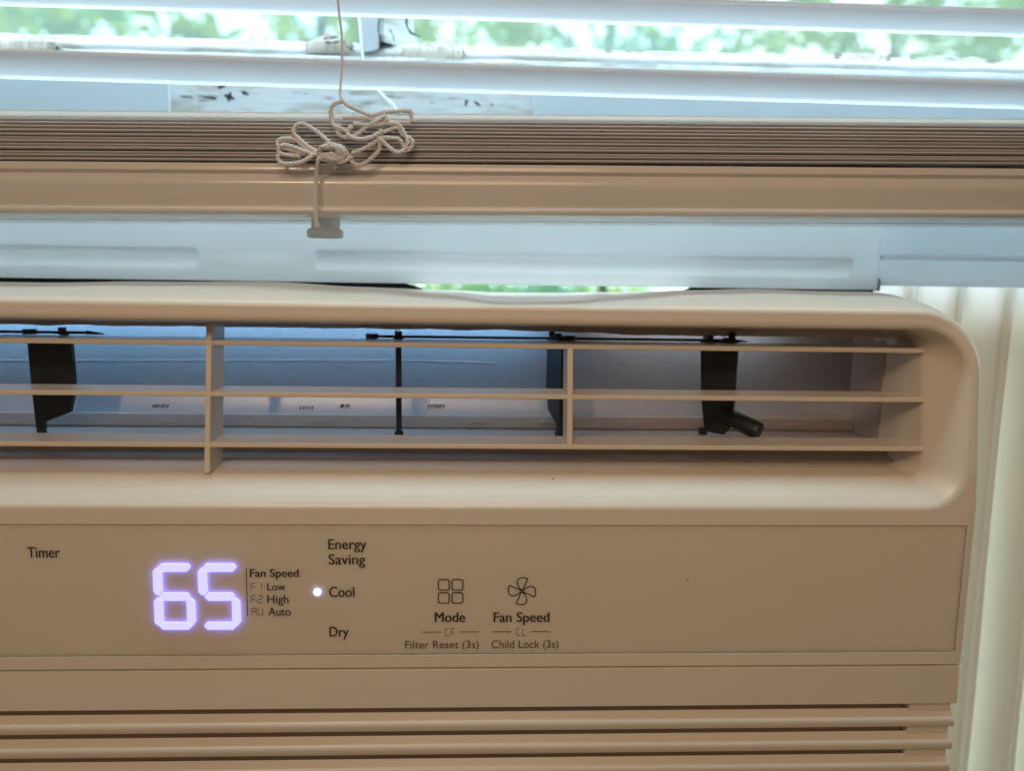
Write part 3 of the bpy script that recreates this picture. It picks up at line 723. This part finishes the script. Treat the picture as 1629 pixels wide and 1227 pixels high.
# cabinet behind the front (sheet metal) and the black gasket under the mounting rail
MB().box(XL+8, XRt-7, 84, 380, -250, -14.5).build('cabinet', plain('cabinet_metal', (.55, .56, .54), .45, .5, metal=.2), AC, bevel=1)
def gasket_piece(x0, x1, z0a, z0b, z1):
    MB().add([(x0, YM+2, z0a), (x1, YM+2, z0b), (x1, YM+2, z1), (x0, YM+2, z1), (x0, YM+12, z0a), (x1, YM+12, z0b), (x1, YM+12, z1), (x0, YM+12, z1)],
             [(0, 1, 2, 3), (4, 5, 6, 7), (0, 1, 5, 4), (1, 2, 6, 5), (2, 3, 7, 6), (3, 0, 4, 7)]).build('gasket', MT['gasket'], mr)
xg0 = at(636, 452, YM+2)[0]; xg1 = at(1110, 460, YM+2)[0]
gasket_piece(-400, xg0-8, -16, -16, zb+1.5); gasket_piece(xg1+9, xR, -16, -16, zb+1.5)
# torn tapering gasket ends beside the gap
MB().plate([(xg0-8, -16), (xg0+16, -16), (xg0+9, -4.6), (xg0, zb+.2), (xg0, zb+1.5), (xg0-8, zb+1.5)], YM+2, YM+10).build('gasket', MT['gasket'], mr)
MB().plate([(xg1+9, -16), (xg1-14, -16), (xg1-6, -4.4), (xg1, zb+.2), (xg1, zb+1.5), (xg1+9, zb+1.5)], YM+2, YM+10).build('gasket', MT['gasket'], mr)

# ================================================================== PRINT AND DISPLAY on the control panel
YI = .08      # ink lies on the panel face (0.42)
cu = bpy.data.curves.new('t', 'FONT'); cu.body = 'H'; cu.size = 1
_t = bpy.data.objects.new('t', cu); C.objects.link(_t); bpy.context.view_layer.update()
_m = bpy.data.meshes.new_from_object(_t.evaluated_get(bpy.context.evaluated_depsgraph_get())); CAP = max(v.co.y for v in _m.vertices)
bpy.data.objects.remove(_t)
def text(s, px0, px1, pcap, pbase, name, mat='ink', weight=0.0):
    cu = bpy.data.curves.new('t', 'FONT'); cu.body = s; cu.size = 1;  cu.extrude = 0; cu.resolution_u = 5
    to = bpy.data.objects.new('t', cu); C.objects.link(to)
    bpy.context.view_layer.update(); me = bpy.data.meshes.new_from_object(to.evaluated_get(bpy.context.evaluated_depsgraph_get()))
    bpy.data.objects.remove(to)
    xs = [v.co.x for v in me.vertices]; x0, x1 = min(xs), max(xs)
    cap = CAP
    (xa, zb_), (xb, zb2), (_, zc_) = at(px0, pbase, YI), at(px1, pbase, YI), at(px0, pcap, YI)
    sx = (xb-xa)/(x1-x0); sz = (zc_-zb_)/cap
    V = [(xa+(v.co.x-x0)*sx, zb_+v.co.y*sz) for v in me.vertices]; P = [tuple(p.vertices) for p in me.polygons]
    vs, fs = [], []
    for c in range(2 if weight > 0 else 1):
        k = len(vs); dx = (c-.5)*weight if weight > 0 else 0
        vs += [(x+dx, YI-.01-.006*c, z) for x, z in V]; fs += [tuple(i+k for i in q) for q in P]
    return mesh(name, vs, fs, MT[mat], cp, smooth=False)
text('Timer', 44.5, 95.5, 871, 887.8, 'timer_lettering', weight=.12)
text('Fan Speed', 398, 475, 906, 918.6, 'fan_speed_lettering', weight=.16)
text('Low', 425.3, 454, 928, 940.3, 'low_lettering', weight=.06)
text('High', 425.6, 459, 947.5, 960.3, 'high_lettering', weight=.06)
text('Auto', 427, 462.6, 967.5, 980.2, 'auto_lettering', weight=.06)
text('Energy', 522.5, 583, 858.5, 874.3, 'energy_lettering', weight=.12)
text('Saving', 523, 581, 882.5, 898.6, 'saving_lettering', weight=.12)
text('Cool', 524, 563.6, 934.3, 950.4, 'cool_lettering', weight=.12)
text('Dry', 524.5, 554.5, 998, 1013.6, 'dry_lettering', weight=.12)
text('Mode', 692, 739.6, 975, 990.4, 'mode_lettering', weight=.18)
text('Fan Speed', 785.5, 873.6, 975, 990.4, 'fan_speed_lettering', weight=.18)
text('Filter Reset (3s)', 644.5, 761.6, 1020.5, 1032.5, 'filter_reset_lettering', 'ink2')
text('Child Lock (3s)', 782, 888.3, 1019.8, 1032, 'child_lock_lettering', 'ink2')
def strokes(paths, name, mat='ink', w=1.6, closed=False):
    m_ = MB(); hw = w*.5*.206
    for P in paths:
        Q = [Vector((*at(a, b, YI), 0)) for a, b in P]
        n = len(Q); L, Rr = [], []
        for i in range(n):
            if closed: d0 = (Q[i]-Q[i-1]).normalized(); d1 = (Q[(i+1) % n]-Q[i]).normalized()
            else:
                d0 = (Q[i]-Q[max(i-1, 0)]); d1 = (Q[min(i+1, n-1)]-Q[i])
                if d0.length == 0: d0 = d1
                if d1.length == 0: d1 = d0
                d0 = d0.normalized(); d1 = d1.normalized()
            t = (d0+d1); t = t.normalized() if t.length > .01 else d0
            nn = Vector((-t.y, t.x, 0)); k = 1/max(.5, nn.dot(Vector((-d0.y, d0.x, 0))))
            L.append(Q[i]+nn*hw*k); Rr.append(Q[i]-nn*hw*k)
        vs = [(v.x, YI, v.y) for v in L+Rr]+[(v.x, YI-.015, v.y) for v in L+Rr]; fs = []
        for i in range(n if closed else n-1):
            j = (i+1) % n; fs.append((2*n+i, 2*n+j, 3*n+j, 3*n+i))
        m_.add(vs, fs)
    return m_.build(name, MT[mat], cp, smooth=False)
strokes([[(391.8, 905), (393.6, 980.5)]], 'divider_line', 'ink', 1.3)
SEG = {'a': ((.12, 0), (.9, 0)), 'b': ((1, .06), (1, .44)), 'c': ((1, .56), (1, .94)), 'd': ((.12, 1), (.9, 1)), 'e': ((0, .56), (0, .94)), 'f': ((0, .06), (0, .44)), 'g': ((.12, .5), (.9, .5))}
CH = {'F': 'aefg', '1': 'bc', '2': 'abged', 'A': 'abcefg', 'U': 'bcdef', 'C': 'adef', 'L': 'def'}
def seg7(s, x0, w, gap, y0, y1, name, mat='ink', lw=1.1):
    P = []
    for i, ch in enumerate(s):
        X = x0+i*(w+gap)
        for k in CH[ch]:
            (a, b), (c, d) = SEG[k]; P.append([(X+a*w, y0+(y1-y0)*b), (X+c*w, y0+(y1-y0)*d)])
    strokes(P, name, mat, lw)
seg7('F1', 399.2, 7, 3.0, 928.5, 939.8, 'speed_code'); seg7('F2', 399.8, 7.2, 3.0, 948, 959.8, 'speed_code'); seg7('AU', 400.6, 7, 3.4, 968.4, 979.6, 'speed_code')
seg7('CF', 708, 6.6, 3.0, 1000.6, 1012.6, 'reset_code', 'ink2'); seg7('CL', 821.8, 6.4, 3.0, 1000.2, 1012.2, 'lock_code', 'ink2')
strokes([[(670.7, 1006.6), (701, 1006.5)], [(730.5, 1006.4), (761.3, 1006.2)]], 'rule', 'ink2', 1.3)
strokes([[(783, 1006), (813.4, 1005.9)], [(844.2, 1005.8), (874.8, 1005.6)]], 'rule', 'ink2', 1.3)
def rsq(x0, y0, x1, y1, r=3.4):
    P = []
    for cx, cy, a0 in ((x1-r, y0+r, -90), (x1-r, y1-r, 0), (x0+r, y1-r, 90), (x0+r, y0+r, 180)):
        for i in range(5): a = R(a0+i*22.5); P.append((cx+r*math.cos(a), cy+r*math.sin(a)))
    return P
strokes([rsq(697.3, 922.8, 714.6, 939.6), rsq(719, 922.8, 736.4, 939.6), rsq(697.3, 943.8, 714.6, 960.3), rsq(719, 943.8, 736.4, 960.3)], 'mode_symbol', 'ink', 1.9, True)
blade = [(0, -1.5), (-5.0, -6.5), (-7.6, -12.5), (-7.0, -17.5), (-4.4, -20.4), (0, -21.6), (5.5, -21.4), (9.2, -19.6), (7.6, -16.0), (5.0, -11.0), (3.4, -6.0)]
bs = [(p.x, p.y) for p in spline([(a, b, 0) for a, b in blade], 3, True)]
FB = []
for k in range(4):
    a = R(90*k); FB.append([(830.4+x*math.cos(a)-y*math.sin(a), 941.2+(x*math.sin(a)+y*math.cos(a))*.98) for x, y in bs])
strokes(FB, 'fan_symbol', 'ink', 1.8, True)
# lit seven-segment digits: low diffuser bars standing on the panel
dg = bpy.data.objects.new('display', None); C.objects.link(dg); dg.parent = cp
def bar(poly, name='digit_segment'):
    P = [at(230+a/6.033, 880+b/6.033, YI) for a, b in poly]
    MB().plate(P, YI-.85, YI+.01).build(name, MT['led'], dg, bevel=.18, seg=2)
def hseg(x0, x1, y0, y1, lo=1, ro=1):
    m = (y0+y1)/2; h = (y1-y0)/2; bar([(x0, m-h*.2), (x0+h*.75, y0), (x1-h*.55, y0), (x1, m-h*.35), (x1, m+h*.2), (x1-h*.8, y1), (x0+h*.95, y1), (x0, m+h*.2)])
def vseg(x0, x1, y0, y1, sh=8):
    m = (x0+x1)/2; h = (x1-x0)/2; bar([(m-h*.4, y0), (m+h*.1, y0), (x1, y0+h*.9), (x1+sh, y1-h*.9), (m+h*.3+sh, y1), (m-h*.2+sh, y1), (x0+sh, y1-h*.7), (x0, y0+h*.7)])
for dx in (0, 1):
    if dx == 0:
        hseg(132, 442, 98, 178); vseg(85, 172, 143, 402); hseg(152, 438, 378, 455); vseg(97, 182, 428, 694); vseg(408, 490, 428, 694); hseg(152, 460, 660, 732)
    else:
        hseg(566, 882, 98, 178); vseg(516, 602, 143, 402); hseg(584, 868, 378, 455); vseg(842, 922, 428, 694); hseg(580, 886, 660, 732)
xd, zd = at(505, 942.3, YI)
MB().tube([(xd, YI+.01, zd), (xd, YI-.35, zd), (xd, YI-.5, zd)], 1.3, 24, rn=lambda u: 1.35 if u < .7 else 1.0).build('cool_indicator', MT['led_dot'], cp, bevel=.1)
# dust specks on the plastic
m_ = MB()
for px, py in ((1094, 923), (880, 762), (957, 208)):
    Yq = -.05 if py > 800 else (2.0 if py > 700 else 17.6)
    x, z = at(px, py, YI-.05 if py > 800 else Yq); m_.tube([(x-.25, (YI-.05 if py > 800 else Yq), z-.2), (x+.25, (YI-.1 if py > 800 else Yq-.1), z+.25)], .16, 5)
tag(m_.build('dust_specks', MT['crack']), 'tiny dark specks of dust stuck to the plastic and a slat edge', 'dust', kind='stuff')
